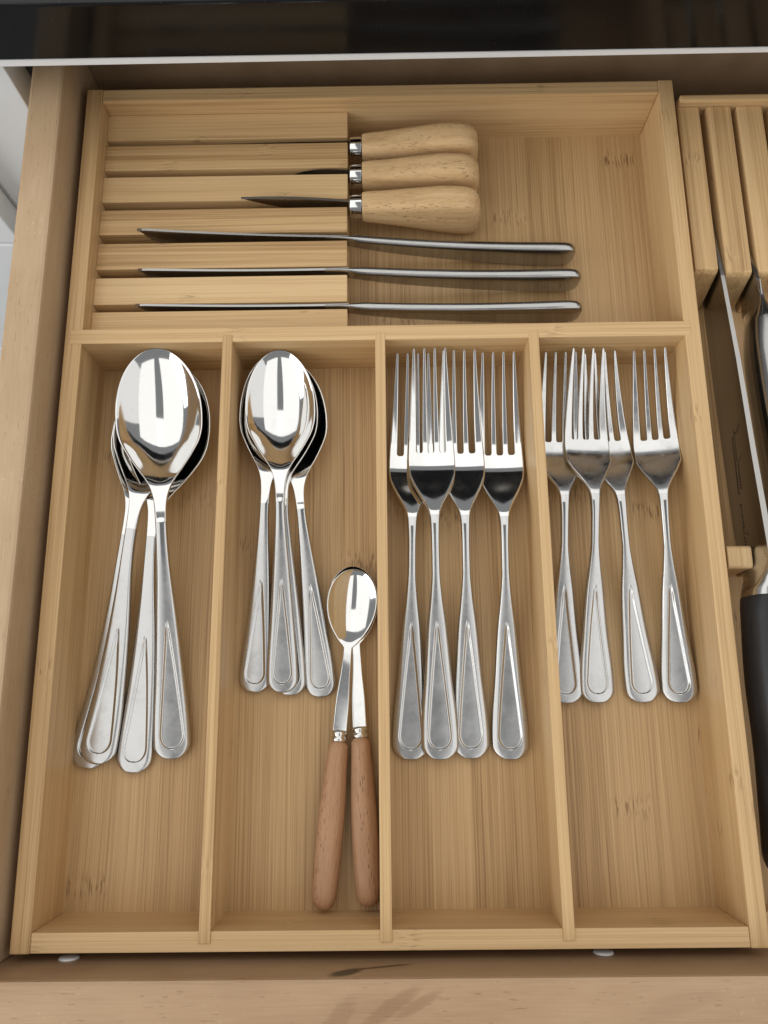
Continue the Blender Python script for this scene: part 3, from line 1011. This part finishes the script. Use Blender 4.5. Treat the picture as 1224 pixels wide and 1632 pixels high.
def wood_knife(label, yb, z0, tipx, tilt, yend, blade_h, blade_top, belly):
    o = thing('wooden_handle_knife', label, 'knife', (-0.0166, yb, z0), WK)
    # blade
    bm = bmesh.new()
    n = 24
    lx = tipx + 0.0166
    rows = []
    for i in range(n + 1):
        t = i / n
        x = lx * t
        zt = blade_top[0] + (blade_top[1] - blade_top[0]) * t + blade_top[2] * math.sin(math.pi * t)
        h = blade_h * (1 - t ** 2.2) + 0.0003
        rows.append((x, zt, h))
    for side in (-1, 1):
        A = [bm.verts.new((x, side * 0.0007, z)) for x, z, h in rows]
        B = [bm.verts.new((x, side * 0.00012, z - h)) for x, z, h in rows]
        for i in range(n):
            bm.faces.new((A[i], A[i + 1], B[i + 1], B[i]))
        if side == -1:
            A0, B0 = A, B
    for i in range(n):
        bm.faces.new((A0[i], A[i], A[i + 1], A0[i + 1]))
        bm.faces.new((B0[i], B0[i + 1], B[i + 1], B[i]))
    for i in (0, n):
        bm.faces.new((A0[i], B0[i], B[i], A[i]))
    link_mesh('blade', finish(bm, 'blade'), M['blade'], o)
    # steel ferrule
    rings = []
    for x, r in ((-0.0002, 0.004), (0.0, 0.0060), (0.0003, 0.0064), (0.0062, 0.0066), (0.0066, 0.0063), (0.0068, 0.004)):
        rings.append([(x, r * 0.92 * math.cos(2 * math.pi * j / 28), r * 1.08 * math.sin(2 * math.pi * j / 28)) for j in range(28)])
    link_mesh('ferrule', loft(rings, 'ferrule')[0], M['mirror'], o)
    # handle: flat-sided, swelling towards a rounded end with a drooping belly
    hx_ = [0.0, 0.0006, 0.012, 0.024, 0.036, 0.046, 0.054, 0.059, 0.0620, 0.0637, 0.0645]
    hw_ = [0.0059, 0.0063, 0.0069, 0.0074, 0.0079, 0.0082, 0.0082, 0.0078, 0.0068, 0.0050, 0.0025]
    hu_ = [0.0068, 0.0073, 0.0086, 0.0104, 0.0122, 0.0133, 0.0132, 0.0117, 0.0092, 0.0058, 0.0012]
    arch = [-0.0068, -0.0072, -0.0070, -0.0060, -0.0050, -0.0052, -0.0072, -0.0096, -0.0106, -0.0098, -0.0068]
    sag = [-0.0068, -0.0072, -0.0088, -0.0108, -0.0132, -0.0152, -0.0164, -0.0166, -0.0158, -0.0134, -0.0090]
    stn = [(a_, b_, c_, d_ + (e_ - d_) * belly) for a_, b_, c_, d_, e_ in zip(hx_, hw_, hu_, arch, sag)]
    rings = []
    dy = (yend - yb) / 0.0645
    fi = [pchip([a[0] for a in stn], [a[k] for a in stn]) for k in (1, 2, 3)]
    for x in np.concatenate([np.linspace(0, 0.0006, 3), np.linspace(0.003, 0.058, 24), np.linspace(0.059, 0.0645, 10)]):
        hw, zu, zl = (f(x) for f in fi)
        cz, hh = (zu + zl) / 2, (zu - zl) / 2
        ring = []
        for j in range(32):
            a = 2 * math.pi * j / 32
            c, s_ = math.cos(a), math.sin(a)
            ring.append((0.0067 + x, dy * x + hw * math.copysign(abs(c) ** 0.58, c), cz + tilt * x + hh * math.copysign(abs(s_) ** 0.58, s_)))
        rings.append(ring)
    link_mesh('handle', loft(rings, 'handle')[0], M['oak'], o)
    return o


wood_knife('small knife with pale wooden handle nearest the back wall of the tray', 0.4030, -0.0165, -0.0850, 0.03, 0.4020, 0.010, (0.0056, 0.0046, 0.0004), 0.25)
wood_knife('small knife with pale wooden handle between two others like it', 0.3848, -0.0160, -0.0470, 0.00, 0.3835, 0.010, (0.0045, 0.0028, 0.0022), 0.4)
wood_knife('small knife with pale wooden handle nearest the steel table knives, dark blade tip showing', 0.3652, -0.0150, -0.0745, -0.03, 0.3640, 0.013, (0.0055, 0.0095, 0.0015), 1.0)

# ================================================================ SPOONS
hme, bme = None, None


def spoon_proto(name, label, group, L, bl_, bw, dp, ew):
    root = thing(name, label, 'spoon', group=group)
    h, b = spoon_meshes(L, bl_, bw, dp, ew)
    link_mesh('handle', h, M['satin_large' if L > .19 else 'satin_small'], root)
    link_mesh('bowl', b, M['mirror'], root)
    return root


def put(proto, first, label, loc, yaw, pitch=0.0, roll=0.0):
    o = proto if first else copy_tree(proto)
    o['label'] = label
    place(o, loc, yaw, pitch, roll)
    return o


TS = spoon_proto('table_spoon', '', 'large steel spoons in the leftmost compartment', 0.2035, 0.0900, 0.0216, 0.0108, 0.0088)
put(TS, True, 'large steel spoon lying lowest, only its handle end showing beneath the left spoon handle', (-0.1452, 0.0722, FL + 0.0002), 9.1, 0.0)
put(TS, False, 'large steel spoon with the leftmost handle, its bowl mostly covered', (-0.1396, 0.0744, FL + 0.0027), 7.6, -0.4)
put(TS, False, 'large steel spoon with the middle handle, its bowl under the top spoon', (-0.1222, 0.0700, FL + 0.0009), 3.9, 0.0)
put(TS, False, 'large steel spoon on top of the pile, its whole shiny bowl in view', (-0.1028, 0.0764, FL + 0.0028), -4.6, 2.0, 8.0)

DS = spoon_proto('dessert_spoon', '', 'medium steel spoons in the second compartment', 0.1720, 0.0790, 0.0179, 0.0089, 0.0076)
put(DS, True, 'medium steel spoon with the rightmost handle, its bowl half covered', (-0.0313, 0.1046, FL + 0.0002), -6.3, 0.4)
put(DS, False, 'medium steel spoon nested beneath the top one, only its right rim showing', (-0.0467, 0.1055, FL + 0.0012), -1.9, 1.1)
put(DS, False, 'medium steel spoon with the leftmost handle', (-0.0650, 0.1072, FL + 0.0004), 3.6, 1.8)
put(DS, False, 'medium steel spoon on top of its pile with the whole bowl showing', (-0.0506, 0.1070, FL + 0.0034), -1.2, 1.9, 4.0)

# ---- little spoons with wooden handles
WS = 'little spoons with wooden handles'


def wooden_spoon(label, loc, yaw, pitch, zb):
    o = thing('wooden_handle_spoon', label, 'spoon', group=WS)
    r = 0.0061
    hp = [(0.0, 0.0006), (0.0006, 0.0024), (0.0018, 0.0039), (0.0040, 0.0051), (0.0070, 0.0057), (0.014, 0.0060), (0.028, 0.0063), (0.040, 0.0062), (0.052, 0.0057), (0.064, 0.0050), (0.0735, 0.0045), (0.0745, 0.0043), (0.0748, 0.003)]
    f = pchip([a[0] for a in hp], [a[1] for a in hp])
    prof_ = [(s, f(s), r) for s in np.concatenate([np.linspace(0, .007, 12), np.linspace(.009, .0748, 34)])]
    link_mesh('handle', revolve(prof_, 'handle', 'Y', 30), M['beech'], o)
    fp = [(0.0744, 0.0030), (0.0745, 0.0036), (0.0755, 0.0041), (0.0766, 0.0038), (0.0770, 0.0033), (0.0775, 0.0035), (0.0785, 0.0039), (0.0794, 0.0036), (0.0798, 0.0028)]
    link_mesh('ferrule', revolve([(a, b, r) for a, b in fp], 'ferrule', 'Y', 30), M['brass'], o)
    # stem and bowl in one flow
    q = qs(41)
    L, bl_ = 0.1575, 0.0385
    yb = L - bl_
    y0 = 0.0792
    wst = pchip([y0, y0 + 0.012, yb - 0.012, yb - 0.002, yb + 0.003], [0.0035, 0.0034, 0.0023, 0.0020, 0.0023])
    zst = spline([y0, y0 + 0.02, yb - 0.008, yb + 0.006, yb + 0.5 * bl_, L], [r, r + 0.0005, r + 0.0022, r + 0.0012, 0.0075, 0.0072])
    ss = list(np.linspace(y0, yb, 44))
    nc = len(ss) - 1
    for i in range(1, 61):
        t = i / 60
        ss.append(yb + bl_ * (t if t < .5 else .5 + .5 * math.sin((t - .5) * math.pi)))
    ss[-1] = L - 0.00002
    rings = []
    for s in ss:
        if s <= yb:
            w, dp, zone, th = wst(s), 0.0, 0.16, 0.0015
        else:
            u = (L - s) / bl_
            um = 0.42
            if u < um:
                w = 0.0124 * max(1 - ((um - u) / um) ** 2.1, 1e-6) ** 0.5
            else:
                t = (u - um) / (1 - um)
                w = 0.0020 + 0.0104 * (1 - t ** 2.1) ** 0.95
            dp = 0.0056 * (max(1 - ((.45 - u) / .45) ** 2.2, 0) ** 0.8 if u < .45 else max(1 - ((u - .45) / .50) ** 2, 0) ** 1.2)
            zone, th = 0.08, 0.0014
        half = th / 2 * np.sqrt(np.clip(1 - (np.clip(np.abs(q) - (1 - zone), 0, 1) / zone) ** 2, 0.0, 1))
        rings.append(ring_from(zst(s) - dp * (1 - np.abs(q) ** 2.05), half, w, q, s))
    st, bo = loft(rings, 'spoon', [nc])
    link_mesh('stem', st, M['mirror'], o)
    link_mesh('bowl', bo, M['mirror'], o)
    place(o, loc, yaw, pitch, 7.0)
    return o


wooden_spoon('little spoon with pinkish wooden handle lying against the middle divider, bowl underneath', (-0.0097, 0.0110, FL + 0.0001), -2.75, 0.0, 0)
wooden_spoon('little spoon with pinkish wooden handle on top, its round bowl in full view', (-0.0308, 0.0100, FL + 0.0003), 5.45, 1.2, 0)


# ================================================================ FORKS
def fork_proto(name, group, L, ws, ew, mat_head):
    root = thing(name, '', 'fork', group=group)
    (h, hd), tines = fork_meshes(L, ws, ew)
    link_mesh('handle', h, M['satin_large' if L > .19 else 'satin_small'], root)
    ho = link_mesh('head', hd, mat_head, root)
    for t in tines:
        link_mesh('tine', t, mat_head, ho)
    return root


DF = fork_proto('dinner_fork', 'large steel forks in the third compartment', 0.2035, 0.96, 0.0089, M['mirror'])
put(DF, True, 'large steel fork nearest the middle divider, half covered by the next fork', (0.0115, 0.0747, FL + 0.0002), 1.25, 0.3)
put(DF, False, 'large steel fork farthest right of the four, beside the divider to the small forks', (0.0597, 0.0743, FL + 0.0008), 0.5, 0.4, -4.0)
put(DF, False, 'large steel fork third from the left, partly covered on its left', (0.0407, 0.0750, FL + 0.0014), -0.2, 0.8, -1.0)
put(DF, False, 'large steel fork on top, second from the left with all four tines clear', (0.0257, 0.0748, FL + 0.0038), -0.4, 0.9, 0.0)

SF = fork_proto('salad_fork', 'small steel forks in the rightmost compartment', 0.1780, 0.915, 0.0083, M['worn'])
put(SF, True, 'small steel fork partly hidden by the divider on its left', (0.0878, 0.1003, FL + 0.0008), 2.0, 0.4, -4.0)
put(SF, False, 'small steel fork third from the left, slanting under its left neighbour', (0.1259, 0.1003, FL + 0.0008), -3.8, 0.4, -4.0)
put(SF, False, 'small steel fork farthest right, tilted against the tray wall', (0.1432, 0.1000, FL + 0.0026), -0.2, 0.8, -14.0)
put(SF, False, 'small steel fork on top, second from the left, tines over its neighbours', (0.1028, 0.1004, FL + 0.0018), 1.0, 1.5, 0.0)
